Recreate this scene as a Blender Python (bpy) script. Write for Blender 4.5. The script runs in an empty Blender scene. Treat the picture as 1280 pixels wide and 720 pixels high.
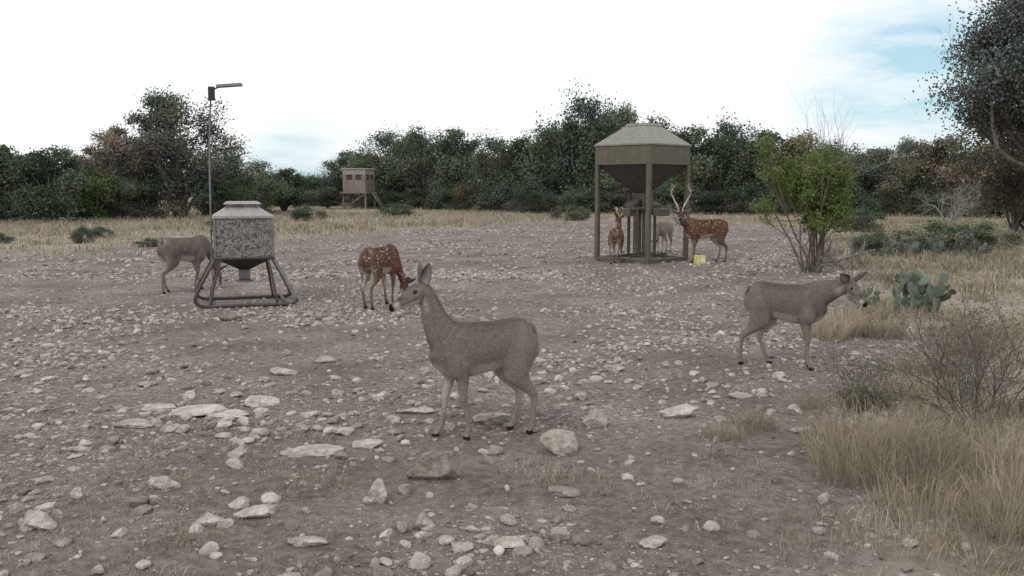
import bpy, bmesh, math
import numpy as np
from mathutils import Vector, Matrix
scene = bpy.context.scene
RNG = np.random.default_rng(7)

# ------------------------------------------------------------------ noise
def _hash(ix, iy, seed):
    h = np.sin(ix * 127.1 + iy * 311.7 + seed * 74.7) * 43758.5453
    return h - np.floor(h)
def vnoise(x, y, seed=0):
    x = np.asarray(x, float); y = np.asarray(y, float)
    ix = np.floor(x); iy = np.floor(y); fx = x - ix; fy = y - iy
    fx = fx * fx * (3 - 2 * fx); fy = fy * fy * (3 - 2 * fy)
    a = _hash(ix, iy, seed); b = _hash(ix + 1, iy, seed)
    c = _hash(ix, iy + 1, seed); d = _hash(ix + 1, iy + 1, seed)
    return (a * (1 - fx) + b * fx) * (1 - fy) + (c * (1 - fx) + d * fx) * fy
def fbm(x, y, seed=0, o=4):
    s = 0; a = .5; t = 0
    for i in range(o):
        s = s + a * vnoise(x * 2 ** i, y * 2 ** i, seed + i * 3.1); t += a; a *= .5
    return s / t
def sstep(x):
    x = np.clip(x, 0, 1); return x * x * (3 - 2 * x)
def height(x, y):
    near = .05 * (fbm(np.asarray(x) * .22, np.asarray(y) * .22, 3, 2) - .5)
    fine = .022 * (fbm(np.asarray(x) * 1.7, np.asarray(y) * 1.7, 9, 4) - .5)
    far = .5 * (fbm(np.asarray(x) * .03, np.asarray(y) * .03, 13, 2) - .5) * sstep((np.abs(np.asarray(y)) - 35) / 50)
    return near + fine + far
def gmask(x, y):
    x = np.asarray(x, float); y = np.asarray(y, float)
    xb = np.interp(y, [0, 3.85, 5.65, 8, 12, 19, 30, 42], [.7, 1.4, 2.2, 3.3, 4.2, 6.3, 9.5, 14])
    m1 = sstep((x - xb + 1.8 * (fbm(x * .9, y * .9, 21) - .5)) / 1.1)
    yb = np.interp(x, [-40, -14, -8, -3, 0, 10, 20], [15, 18, 24, 32, 37, 37, 33])
    m2 = sstep((y - yb + 14 * (fbm(x * .16, y * .16, 33) - .5)) / 8)
    xl = np.interp(y, [0, 10, 20, 30], [-30, -22, -14, -10])
    m3 = sstep((xl - x) / 3)
    return np.maximum(np.maximum(m1, m2), m3)

# ------------------------------------------------------------------ mesh helpers
class MB:
    def __init__(s): s.v = []; s.f = []; s.c = []; s.m = []; s.n = 0
    def add(s, v, f, col=(1, 1, 1, 1), mat=0):
        v = np.asarray(v, float).reshape(-1, 3); f = np.asarray(f, int).reshape(-1, 3)
        col = np.asarray(col, float)
        if col.ndim == 1:
            if len(col) == 3: col = np.append(col, 1)
            col = np.tile(col, (len(v), 1))
        elif col.shape[1] == 3: col = np.hstack([col, np.ones((len(col), 1))])
        s.v.append(v); s.f.append(f + s.n); s.c.append(col)
        s.m.append(np.full(len(f), mat) if np.isscalar(mat) else mat); s.n += len(v)
    def mesh(s, name, mats, smooth=True):
        v = np.concatenate(s.v); f = np.concatenate(s.f); c = np.concatenate(s.c); m = np.concatenate(s.m)
        me = bpy.data.meshes.new(name)
        me.vertices.add(len(v)); me.vertices.foreach_set("co", v.astype(np.float32).ravel())
        me.loops.add(len(f) * 3); me.loops.foreach_set("vertex_index", f.astype(np.int32).ravel())
        me.polygons.add(len(f)); me.polygons.foreach_set("loop_start", np.arange(0, len(f) * 3, 3, dtype=np.int32))
        for mt in mats: me.materials.append(mt)
        me.polygons.foreach_set("material_index", m.astype(np.int32))
        me.polygons.foreach_set("use_smooth", np.full(len(f), bool(smooth)))
        me.update(calc_edges=True)
        a = me.color_attributes.new(name="col", type='FLOAT_COLOR', domain='POINT')
        a.data.foreach_set("color", c.astype(np.float32).ravel())
        return me
    def obj(s, name, mats, smooth=True, parent=None):
        ob = bpy.data.objects.new(name, s.mesh(name, mats, smooth))
        scene.collection.objects.link(ob)
        if parent: ob.parent = parent
        return ob
def empty(name, loc=(0, 0, 0), rz=0):
    e = bpy.data.objects.new(name, None); e.location = loc; e.rotation_euler = (0, 0, rz)
    e.empty_display_size = .2; scene.collection.objects.link(e); return e
def nrm(v):
    v = np.asarray(v, float); return v / (np.linalg.norm(v, axis=-1, keepdims=True) + 1e-9)
def catmull(K, sub):
    K = np.asarray(K, float); n = len(K); out = []
    for i in range(n - 1):
        p0 = K[max(i - 1, 0)]; p1 = K[i]; p2 = K[i + 1]; p3 = K[min(i + 2, n - 1)]
        for j in range(sub):
            t = j / sub
            out.append(.5 * ((2 * p1) + (-p0 + p2) * t + (2 * p0 - 5 * p1 + 4 * p2 - p3) * t * t + (-p0 + 3 * p1 - 3 * p2 + p3) * t ** 3))
    out.append(K[-1]); return np.array(out)
def loft(C, ra, rb, lat=(0, 1, 0), n=16, egg=0.):
    C = np.asarray(C, float); m = len(C); T = nrm(np.gradient(C, axis=0))
    lat = np.asarray(lat, float); L = nrm(lat - T * (T @ lat)[:, None]); U = np.cross(L, T)
    a = np.linspace(0, 2 * math.pi, n, endpoint=False)
    ca = np.cos(a); sa = np.sin(a)
    ra = np.broadcast_to(ra, (m,)); rb = np.broadcast_to(rb, (m,))
    V = C[:, None] + U[:, None] * (ra[:, None] * ca)[..., None] + L[:, None] * (rb[:, None] * sa * (1 - egg * ca))[..., None]
    V = V.reshape(-1, 3); F = []
    for i in range(m - 1):
        for j in range(n):
            p = i * n + j; q = i * n + (j + 1) % n
            F += [(p, q, q + n), (p, q + n, p + n)]
    V = np.vstack([V, C[0], C[-1]]); k = m * n
    for j in range(n):
        F.append((k, (j + 1) % n, j)); F.append((k + 1, (m - 1) * n + j, (m - 1) * n + (j + 1) % n))
    return V, np.array(F)
def ico(sub):
    bm = bmesh.new(); bmesh.ops.create_icosphere(bm, subdivisions=sub, radius=1)
    v = np.array([x.co[:] for x in bm.verts]); f = np.array([[q.index for q in p.verts] for p in bm.faces]); bm.free()
    return v, f
ICO = {i: ico(i) for i in (1, 2, 3, 4)}
def seg_tubes(segs, n=5):
    S = np.asarray(segs, float)
    p0 = S[:, :3]; p1 = S[:, 3:6]; d = nrm(p1 - p0)
    h = np.where(np.abs(d[:, 2:3]) > .9, np.array([[1., 0, 0]]), np.array([[0, 0, 1.]]))
    a = nrm(np.cross(d, h)); b = np.cross(d, a)
    t = np.linspace(0, 2 * math.pi, n, endpoint=False)
    ring = a[:, None] * np.cos(t)[None, :, None] + b[:, None] * np.sin(t)[None, :, None]
    V = np.concatenate([p0[:, None] + ring * S[:, 6][:, None, None], p1[:, None] + ring * S[:, 7][:, None, None]], 1)
    F = []
    for j in range(n):
        q = (j + 1) % n; F += [(j, q, q + n), (j, q + n, j + n)]
    F = np.array(F)
    FF = (F[None] + (np.arange(len(S)) * 2 * n)[:, None, None]).reshape(-1, 3)
    return V.reshape(-1, 3), FF
def box_vf(w, d, z0, z1, w1=None, d1=None, cx=0, cy=0):
    w1 = w if w1 is None else w1; d1 = d if d1 is None else d1
    V = [(-w/2, -d/2, z0), (w/2, -d/2, z0), (w/2, d/2, z0), (-w/2, d/2, z0), (-w1/2, -d1/2, z1), (w1/2, -d1/2, z1), (w1/2, d1/2, z1), (-w1/2, d1/2, z1)]
    V = np.array(V) + (cx, cy, 0)
    Q = [(0, 3, 2, 1), (4, 5, 6, 7), (0, 1, 5, 4), (1, 2, 6, 5), (2, 3, 7, 6), (3, 0, 4, 7)]
    return V, Q
def part(name, parent, V, Q, mat, bevel=.006, smooth=False):
    me = bpy.data.meshes.new(name); me.from_pydata([tuple(v) for v in V], [], [tuple(int(i) for i in q) for q in Q])
    me.materials.append(mat); me.update()
    if smooth: me.polygons.foreach_set("use_smooth", [True] * len(me.polygons))
    ob = bpy.data.objects.new(name, me); scene.collection.objects.link(ob); ob.parent = parent
    if bevel:
        b = ob.modifiers.new("bevel", 'BEVEL'); b.width = bevel; b.segments = 2; b.limit_method = 'ANGLE'
    return ob
def tube(name, parent, pts, r, mat, sub=4, n=10):
    C = catmull(pts, sub) if sub > 1 else np.asarray(pts, float)
    d = C[-1] - C[0]; lat = (0, 1, 0) if abs(nrm(d)[1]) < .8 else (1, 0, 0)
    V, F = loft(C, r, r, lat, n)
    return part(name, parent, V, F, mat, 0, True)

# ------------------------------------------------------------------ materials
def newmat(name, rough=.85, spec=.2):
    m = bpy.data.materials.new(name); m.use_nodes = True; nt = m.node_tree
    b = nt.nodes["Principled BSDF"]; b.inputs["Roughness"].default_value = rough
    b.inputs["Specular IOR Level"].default_value = spec
    return m, nt, b
def ND(nt, typ, ins=None, **kw):
    n = nt.nodes.new(typ)
    for k, v in kw.items(): setattr(n, k, v)
    for k, v in (ins or {}).items():
        if isinstance(v, bpy.types.NodeSocket): nt.links.new(v, n.inputs[k])
        else: n.inputs[k].default_value = v
    return n
def MIX(nt, f, a, b, mode='MIX'):
    n = nt.nodes.new('ShaderNodeMix'); n.data_type = 'RGBA'; n.blend_type = mode
    for i, v in ((0, f), (6, a), (7, b)):
        if isinstance(v, bpy.types.NodeSocket): nt.links.new(v, n.inputs[i])
        else: n.inputs[i].default_value = v if i == 0 else (tuple(v) + (1,) if len(v) == 3 else v)
    return n.outputs[2]
def MATH(nt, op, a, b=0., clamp=False):
    n = nt.nodes.new('ShaderNodeMath'); n.operation = op; n.use_clamp = clamp
    for i, v in ((0, a), (1, b)):
        if isinstance(v, bpy.types.NodeSocket): nt.links.new(v, n.inputs[i])
        else: n.inputs[i].default_value = v
    return n.outputs[0]
def RAMP(nt, f, stops):
    n = nt.nodes.new('ShaderNodeValToRGB'); nt.links.new(f, n.inputs[0]); e = n.color_ramp.elements
    for i, (p, c) in enumerate(stops):
        if i > 1: e.new(p)
        e[i].position = p; e[i].color = (c, c, c, 1) if np.isscalar(c) else tuple(c) + (1,)
    return n.outputs[0]
def SCALE(nt, f, lo, hi, a=.3, b=.7):
    return ND(nt, 'ShaderNodeMapRange', {0: f, 1: a, 2: b, 3: lo, 4: hi}).outputs[0]
def BUMP(nt, b, h, strength=.5, dist=.01):
    n = ND(nt, 'ShaderNodeBump', {"Height": h, "Strength": strength, "Distance": dist}); nt.links.new(n.outputs[0], b.inputs["Normal"])

def mat_ground():
    m, nt, b = newmat("rocky_soil", .95, .1)
    co = nt.nodes.new('ShaderNodeTexCoord').outputs['Object']
    at = ND(nt, 'ShaderNodeAttribute', attribute_name="col")
    sep = ND(nt, 'ShaderNodeSeparateColor', {"Color": at.outputs["Color"]})
    gr = sep.outputs[0]
    n1 = ND(nt, 'ShaderNodeTexNoise', {"Vector": co, "Scale": .9, "Detail": 9., "Roughness": .65}).outputs[0]
    n2 = ND(nt, 'ShaderNodeTexNoise', {"Vector": co, "Scale": 14., "Detail": 9., "Roughness": .75}).outputs[0]
    n4 = ND(nt, 'ShaderNodeTexNoise', {"Vector": co, "Scale": 90., "Detail": 6., "Roughness": .75}).outputs[0]
    n3 = ND(nt, 'ShaderNodeTexNoise', {"Vector": co, "Scale": .45, "Detail": 5.}).outputs[0]
    soil = MIX(nt, RAMP(nt, n1, [(.38, 0.), (.62, 1.)]), (.122, .088, .076), (.275, .235, .213))
    soil = MIX(nt, RAMP(nt, n2, [(.35, 0.), (.70, 1.)]), MIX(nt, .6, soil, (.064, .046, .040)), MIX(nt, .4, soil, (.42, .385, .355)))
    soil = MIX(nt, 1., soil, SCALE(nt, n4, .6, 1.4), 'MULTIPLY')
    hs = None
    for sc, hi, seed in ((11., .60, 0.), (24., .62, 3.), (52., .66, 7.)):
        mp = ND(nt, 'ShaderNodeMapping', {"Vector": co, "Location": (seed, seed * .7, 0)}).outputs[0]
        wob = ND(nt, 'ShaderNodeTexNoise', {"Vector": mp, "Scale": sc * 1.6, "Detail": 3.})
        mp2 = ND(nt, 'ShaderNodeVectorMath', {0: mp, 1: ND(nt, 'ShaderNodeVectorMath', {0: wob.outputs[1], 'Scale': .6 / sc}, operation='SCALE').outputs[0]}, operation='ADD').outputs[0]
        vo = ND(nt, 'ShaderNodeTexVoronoi', {"Vector": mp2, "Scale": sc}, voronoi_dimensions='2D')
        rnd = ND(nt, 'ShaderNodeSeparateColor', {"Color": vo.outputs["Color"]})
        den = MATH(nt, 'MULTIPLY', RAMP(nt, n3, [(.38, .45), (.62, 1.)]), rnd.outputs[0])
        thr = MATH(nt, 'MULTIPLY', MATH(nt, 'SUBTRACT', den, .32), hi)
        msk = MATH(nt, 'MULTIPLY', MATH(nt, 'SUBTRACT', thr, vo.outputs["Distance"]), 12., True)
        msk = MATH(nt, 'MULTIPLY', msk, MATH(nt, 'SUBTRACT', 1., MATH(nt, 'MULTIPLY', gr, .6)))
        pc = MIX(nt, rnd.outputs[1], (.20, .175, .16), (.58, .55, .515))
        soil = MIX(nt, MATH(nt, 'MULTIPLY', msk, .85), soil, pc)
        h = MATH(nt, 'MULTIPLY', msk, 10. / sc)
        hs = h if hs is None else MATH(nt, 'ADD', hs, h)
    straw = MIX(nt, n2, (.24, .205, .155), (.43, .38, .30))
    gm = MATH(nt, 'MULTIPLY', gr, RAMP(nt, n1, [(.3, .4), (.6, .9)]))
    col = MIX(nt, gm, soil, straw)
    nt.links.new(col, b.inputs["Base Color"])
    BUMP(nt, b, MATH(nt, 'ADD', hs, MATH(nt, 'ADD', MATH(nt, 'MULTIPLY', n2, 1.3), MATH(nt, 'MULTIPLY', n4, .3))), .9, .02)
    return m
def mat_rock():
    m, nt, b = newmat("limestone", .9, .15)
    co = nt.nodes.new('ShaderNodeTexCoord').outputs['Object']
    at = ND(nt, 'ShaderNodeAttribute', attribute_name="col").outputs["Color"]
    n1 = ND(nt, 'ShaderNodeTexNoise', {"Vector": co, "Scale": 11., "Detail": 8., "Roughness": .7}).outputs[0]
    n2 = ND(nt, 'ShaderNodeTexNoise', {"Vector": co, "Scale": 70., "Detail": 6.}).outputs[0]
    c = MIX(nt, RAMP(nt, n1, [(.38, 0.), (.60, 1.)]), MIX(nt, 1., at, (.52, .47, .43), 'MULTIPLY'), at)
    c = MIX(nt, RAMP(nt, n2, [(.4, .5), (.6, 0.)]), c, MIX(nt, 1., at, (.58, .54, .49), 'MULTIPLY'))
    nt.links.new(c, b.inputs["Base Color"])
    BUMP(nt, b, MATH(nt, 'ADD', n1, MATH(nt, 'MULTIPLY', n2, .4)), .9, .03)
    return m
def mat_attr(name, rough=.8, spec=.2, trans=0., nscale=0., namp=.3, inst=0.):
    m, nt, b = newmat(name, rough, spec)
    c = ND(nt, 'ShaderNodeAttribute', attribute_name="col").outputs["Color"]
    if inst:
        oi = nt.nodes.new('ShaderNodeObjectInfo').outputs['Random']
        c = MIX(nt, 1., c, MIX(nt, oi, (.78, .84, .82), (1.28, 1.2, 1.08)), 'MULTIPLY')
    if nscale:
        co = nt.nodes.new('ShaderNodeTexCoord').outputs['Object']
        n = ND(nt, 'ShaderNodeTexNoise', {"Vector": co, "Scale": nscale, "Detail": 6.}).outputs[0]
        c = MIX(nt, 1., c, SCALE(nt, n, 1 - namp, 1 + namp), 'MULTIPLY')
        BUMP(nt, b, n, .5, .01)
    nt.links.new(c, b.inputs["Base Color"])
    if trans:
        t = ND(nt, 'ShaderNodeBsdfTranslucent', {"Color": c}); mx = ND(nt, 'ShaderNodeMixShader', {0: trans})
        nt.links.new(b.outputs[0], mx.inputs[1]); nt.links.new(t.outputs[0], mx.inputs[2])
        nt.links.new(mx.outputs[0], nt.nodes["Material Output"].inputs[0])
    return m
def mat_fur(name, axis=False):
    m, nt, b = newmat(name, .85, .1)
    at = ND(nt, 'ShaderNodeAttribute', attribute_name="col")
    co = nt.nodes.new('ShaderNodeTexCoord').outputs['Object']
    mp = ND(nt, 'ShaderNodeMapping', {"Vector": co, "Scale": (45., 130., 90.)}).outputs[0]
    n = ND(nt, 'ShaderNodeTexNoise', {"Vector": mp, "Scale": 1.6, "Detail": 5.}).outputs[0]
    n2 = ND(nt, 'ShaderNodeTexNoise', {"Vector": co, "Scale": 9., "Detail": 5.}).outputs[0]
    c = at.outputs["Color"]
    if axis:
        wob = ND(nt, 'ShaderNodeTexNoise', {"Vector": co, "Scale": 25.})
        off = ND(nt, 'ShaderNodeVectorMath', {0: wob.outputs[1], 'Scale': .02}, operation='SCALE').outputs[0]
        cv = ND(nt, 'ShaderNodeVectorMath', {0: co, 1: off}, operation='ADD').outputs[0]
        cv = ND(nt, 'ShaderNodeMapping', {"Vector": cv, "Scale": (.85, .6, 1.15)}).outputs[0]
        vo = ND(nt, 'ShaderNodeTexVoronoi', {"Vector": cv, "Scale": 21., "Randomness": .8})
        sp = MATH(nt, 'MULTIPLY', MATH(nt, 'SUBTRACT', .30, vo.outputs["Distance"]), 9., True)
        sp = MATH(nt, 'MULTIPLY', MATH(nt, 'MULTIPLY', sp, at.outputs["Alpha"]), .75)
        c = MIX(nt, sp, c, (.46, .40, .34))
    c = MIX(nt, 1., c, SCALE(nt, n, .65, 1.35), 'MULTIPLY')
    c = MIX(nt, 1., c, SCALE(nt, n2, .72, 1.28), 'MULTIPLY')
    nt.links.new(c, b.inputs["Base Color"])
    BUMP(nt, b, n, .6, .008)
    return m
def mat_paint(name, c0, c1, rough=.55, metal=0., scale=6.):
    m, nt, b = newmat(name, rough, .4)
    co = nt.nodes.new('ShaderNodeTexCoord').outputs['Object']
    n = ND(nt, 'ShaderNodeTexNoise', {"Vector": co, "Scale": scale, "Detail": 8., "Roughness": .7}).outputs[0]
    mp = ND(nt, 'ShaderNodeMapping', {"Vector": co, "Scale": (22., 22., 1.5)}).outputs[0]
    st = ND(nt, 'ShaderNodeTexNoise', {"Vector": mp, "Scale": 1., "Detail": 4.}).outputs[0]
    c = MIX(nt, RAMP(nt, n, [(.3, 0.), (.7, 1.)]), c0, c1)
    c = MIX(nt, 1., c, SCALE(nt, st, .8, 1.15), 'MULTIPLY')
    nt.links.new(c, b.inputs["Base Color"]); b.inputs["Metallic"].default_value = metal
    BUMP(nt, b, n, .15, .01)
    return m
def mat_camo():
    m, nt, b = newmat("camo_sheet_metal", .6, .3)
    co = nt.nodes.new('ShaderNodeTexCoord').outputs['Object']
    vo = ND(nt, 'ShaderNodeTexNoise', {"Vector": co, "Scale": 24., "Detail": 4., "Distortion": 1.5}).outputs[0]
    n2 = ND(nt, 'ShaderNodeTexNoise', {"Vector": co, "Scale": 9., "Detail": 4., "Distortion": 2.}).outputs[0]
    c = MIX(nt, RAMP(nt, vo, [(.46, 0.), (.52, 1.)]), (.07, .06, .058), (.25, .23, .225))
    c = MIX(nt, RAMP(nt, n2, [(.54, 0.), (.6, .6)]), c, (.13, .105, .098))
    nt.links.new(c, b.inputs["Base Color"])
    return m
M_ground = mat_ground(); M_rock = mat_rock()
M_grass = mat_attr("dry_grass", .8, .1, .25)
M_leaf = mat_attr("leaves", .8, .06, .15, inst=1.)
M_leaf2 = mat_attr("sapling_leaves", .7, .1, .3)
M_bark = mat_attr("bark", .9, .1, 0, 8., .35)
M_cactus = mat_attr("cactus_skin", .55, .3, 0, 30., .2)
M_wfur = mat_fur("deer_coat"); M_afur = mat_fur("spotted_coat", True)
M_hair = mat_attr("deer_guard_hair", .9, .05)
M_eye, _, _b = newmat("deer_eye", .12, .6); _b.inputs["Base Color"].default_value = (.01, .008, .007, 1)
M_antler = mat_attr("antler_bone", .5, .3, 0, 25., .25)

# ------------------------------------------------------------------ world, sun, camera
SUN_EL, SUN_AZ = 42., 215.
w = bpy.data.worlds.new("World"); scene.world = w; w.use_nodes = True; nt = w.node_tree
bg = nt.nodes["Background"]
sky = ND(nt, 'ShaderNodeTexSky', sky_type='NISHITA'); sky.sun_disc = False
sky.sun_elevation = math.radians(SUN_EL); sky.sun_rotation = math.radians(SUN_AZ)
gen = nt.nodes.new('ShaderNodeTexCoord').outputs['Generated']
mp = ND(nt, 'ShaderNodeMapping', {"Vector": gen, "Scale": (1., 1., 5.)}).outputs[0]
cn = ND(nt, 'ShaderNodeTexNoise', {"Vector": mp, "Scale": 4.2, "Detail": 9., "Roughness": .6}).outputs[0]
def lobe(vec, lo, hi):
    v = nrm(np.array(vec))
    d = ND(nt, 'ShaderNodeVectorMath', {0: gen, 1: tuple(v)}, operation='DOT_PRODUCT').outputs['Value']
    return ND(nt, 'ShaderNodeMapRange', {0: d, 1: lo, 2: hi, 3: 0., 4: 1.}).outputs[0]
brk = MATH(nt, 'MAXIMUM', lobe((.44, 1, .085), .989, .9985), lobe((-.225, 1, .0), .996, 1.))
f = MATH(nt, 'MULTIPLY', brk, SCALE(nt, cn, 1.2, .1, .38, .62))
blue = MIX(nt, .6, sky.outputs[0], (5.2, 8., 9.2))
cloud = MIX(nt, SCALE(nt, cn, 0., 1., .42, .62), (10.9, 10.9, 10.9), (9.5, 9.75, 10.2))
c = MIX(nt, MATH(nt, 'MULTIPLY', f, 1., True), cloud, blue)
nt.links.new(c, bg.inputs[0]); bg.inputs[1].default_value = .105

sl = bpy.data.lights.new("sun", 'SUN'); sl.energy = 1.0; sl.angle = math.radians(16); sl.color = (1, .96, .9)
so = bpy.data.objects.new("sun", sl); scene.collection.objects.link(so)
az = math.radians(SUN_AZ); el = math.radians(SUN_EL)
sd = Vector((math.sin(az) * math.cos(el), math.cos(az) * math.cos(el), math.sin(el)))
so.rotation_euler = (-sd).to_track_quat('-Z', 'Y').to_euler(); so.location = sd * 30

cam = bpy.data.cameras.new("camera"); co_ = bpy.data.objects.new("camera", cam); scene.collection.objects.link(co_)
cam.sensor_width = 36; cam.lens = 1150 / 1280 * 36; cam.clip_end = 2000; cam.clip_start = .05
co_.location = (0, 0, 1.57); co_.rotation_euler = (math.radians(90 - 6.15), 0, 0); scene.camera = co_
scene.view_settings.view_transform = 'Standard'; scene.view_settings.look = 'None'; scene.view_settings.exposure = 0

# ------------------------------------------------------------------ ground
def rng_(a, b, s): return np.arange(a, b, s)
xs = np.concatenate([np.linspace(-900, -60, 16)[:-1], rng_(-60, -9, 1.), rng_(-9, 9, .08), rng_(9, 60, 1.), np.linspace(60, 900, 16)])
ys = np.concatenate([np.linspace(-200, -10, 10)[:-1], rng_(-10, 2.5, .6), rng_(2.5, 15, .08), rng_(15, 40, .3), rng_(40, 110, 1.5), np.linspace(110, 1500, 16)])
X, Y = np.meshgrid(xs, ys); Z = height(X, Y)
nx = len(xs); ny = len(ys)
idx = np.arange(nx * ny).reshape(ny, nx)
a = idx[:-1, :-1].ravel(); b_ = idx[:-1, 1:].ravel(); c_ = idx[1:, 1:].ravel(); d_ = idx[1:, :-1].ravel()
F = np.concatenate([np.stack([a, b_, c_], 1), np.stack([a, c_, d_], 1)])
G = gmask(X, Y)
mb = MB(); mb.add(np.stack([X, Y, Z], -1).reshape(-1, 3), F, np.stack([G, G, G], -1).reshape(-1, 3))
mb.obj("ground", [M_ground])

# ------------------------------------------------------------------ rocks
def rockshape(sub, rng, planes=9):
    v, f = ICO[sub]; v = v.copy()
    for k in range(planes):
        n = nrm(rng.normal(size=3)); d = rng.uniform(.5, .85)
        v -= n * np.maximum(0, v @ n - d)[:, None]
    v *= (1 + (.10 if sub < 4 else .035) * (rng.random((len(v), 1)) - .5))
    if sub >= 3:
        v *= 1 + .30 * (fbm(v[:, 0] * 2.5 + 9, v[:, 1] * 2.5 + v[:, 2] * 3, rng.integers(99))[:, None] - .5)
    return v / np.abs(v).max(), f
def rockfield(name, P, S, sub, seed, nvar=14, flat=(.35, .75), tp=.8):
    rng = np.random.default_rng(seed); mb = MB(); N = len(P); var = rng.integers(0, nvar, N)
    for k in range(nvar):
        v, f = rockshape(sub, rng); I = np.where(var == k)[0]
        if len(I) == 0: continue
        n = len(I); s = S[I]; ang = rng.uniform(0, 6.28, n); t = rng.normal(0, .18, n)
        sc = np.stack([s, s * rng.uniform(.55, .95, n), s * rng.uniform(flat[0], flat[1], n)], 1) * .5
        W = v[None] * sc[:, None]
        cx, sx = np.cos(t)[:, None], np.sin(t)[:, None]
        y = W[..., 1] * cx - W[..., 2] * sx; z = W[..., 1] * sx + W[..., 2] * cx; x = W[..., 0]
        ca, sa = np.cos(ang)[:, None], np.sin(ang)[:, None]
        x, y = x * ca - y * sa, x * sa + y * ca
        px = P[I, 0][:, None]; py = P[I, 1][:, None]; pz = height(P[I, 0], P[I, 1])[:, None] + sc[:, 2:3] * rng.uniform(0., .55, (n, 1))
        V = np.stack([x + px, y + py, z + pz], -1).reshape(-1, 3)
        FF = (f[None] + (np.arange(n) * len(v))[:, None, None]).reshape(-1, 3)
        tone = rng.random(n) ** tp
        base = np.array([.20, .175, .16])[None] * (1 - tone[:, None]) + np.array([.64, .61, .575])[None] * tone[:, None]
        base *= rng.uniform(.85, 1.1, (n, 1))
        mb.add(V, FF, np.repeat(base, len(v), 0))
    return mb.obj(name, [M_rock], smooth=False)
def scatter(n, y0, y1, wid, rng, p=1., lo=.07):
    y = y0 + (y1 - y0) * rng.random(n * 4) ** p; x = (rng.random(n * 4) - .5) * 2 * (y * wid + 1.2)
    k = np.clip((fbm(x * .6, y * .6, 41) - .40) * 3.6, lo, 1) * (1 - .85 * gmask(x, y))
    I = np.where(rng.random(n * 4) < k)[0][:n]
    return np.stack([x[I], y[I]], 1)
r1 = np.random.default_rng(1)
P = scatter(10000, 2.6, 9, .62, r1); rockfield("gravel", P, .010 + .034 * r1.random(len(P)) ** 2., 1, 11)
P = scatter(2400, 2.8, 12, .62, r1, lo=.14); rockfield("scattered_stones", P, .04 + .095 * r1.random(len(P)) ** 2.2, 2, 12, flat=(.35, .7), tp=.45)
P = scatter(13000, 8, 18, .62, r1, lo=.12); rockfield("gravel", P, .022 + .07 * r1.random(len(P)) ** 2., 1, 13, tp=.6)
P = scatter(11000, 16, 42, .62, r1, p=1.2, lo=.14); rockfield("gravel", P, .04 + .10 * r1.random(len(P)) ** 2., 1, 14, tp=.65)
BIG = [(-2.25, 6.35, .55, .36, .05, .2, .95), (-1.85, 6.62, .30, .22, .07, .5, 1), (-2.0, 6.25, .4, .25, .04, -.3, 1), (-2.55, 6.5, .4, .25, .035, .3, .85), (-1.95, 6.0, .22, .14, .04, .1, .9), (-1.96, 7.8, .32, .22, .07, 0, .8), (-1.7, 8.3, .22, .16, .08, .4, .7),
 (-.10, 6.12, .36, .2, .11, -.3, .75), (-.40, 4.9, .38, .20, .21, .35, .36), (-.67, 4.5, .15, .12, .15, .3, .95), (-1.85, 4.7, .16, .13, .10, 0, 1),
 (-1.22, 4.3, .25, .13, .07, .25, 1), (-1.42, 4.17, .21, .12, .06, .2, .95), (-1.34, 4.42, .13, .09, .08, .5, 1), (-2.2, 4.12, .19, .12, .10, -.1, .9),
 (-.88, 5.5, .2, .12, .06, .1, 1), (-1.08, 5.8, .17, .11, .06, .3, .95), (-1.36, 5.85, .13, .1, .08, 0, .6), (.30, 5.4, .28, .18, .16, .1, .75),
 (.57, 6.0, .2, .15, .14, .2, .75), (1.17, 6.3, .3, .2, .1, 0, .95), (.26, 4.6, .2, .15, .07, .1, .4), (0, 3.9, .18, .12, .06, 0, .9),
 (-.41, 4.15, .12, .1, .08, 0, .7), (-2.2, 4.52, .08, .06, .07, 0, .9), (-2.42, 6.8, .14, .1, .07, 0, .8), (-2.5, 6.0, .3, .25, .04, 0, .7),
 (2.0, 6.4, .12, .1, .09, 0, 1), (.62, 3.92, .14, .09, .06, .2, .9), (-1.62, 5.3, .12, .08, .06, 0, .9), (-3.4, 11.0, .3, .2, .12, 0, .2),
 (-1.4, 6.25, .16, .1, .05, .4, .9), (1.9, 5.9, .16, .1, .05, .4, .9), (-2.6, 5.4, .14, .1, .05, .4, .85), (-2.95, 7.3, .2, .13, .06, .2, .6),
 (.2, 7.4, .22, .14, .06, .2, .6), (.9, 7.9, .18, .12, .06, .2, .7), (-.3, 3.95, .1, .07, .05, .1, .9), (1.75, 6.9, .2, .13, .05, .1, .8), (-.9, 3.95, .2, .14, .04, .1, .8), (-1.2, 5.4, .4, .25, .03, .1, .75), (-.7, 6.4, .3, .2, .04, .1, .7)]
rg = np.random.default_rng(5)
for (x, y, sw, sdp, sh, t, tone) in BIG:
    v, f = rockshape(4, rg, 12); v = v * (sw / 2, sdp / 2, sh * .62)
    base = np.array([.22, .185, .16]) * (1 - tone) + np.array([.64, .61, .57]) * tone
    mb = MB(); mb.add(v, f, base); ob = mb.obj("limestone_rock", [M_rock], smooth=False)
    ob.location = (x, y, float(height(x, y)) + sh * .24); ob.rotation_euler = (rg.normal(0, .06), rg.normal(0, .06), t)

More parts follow.
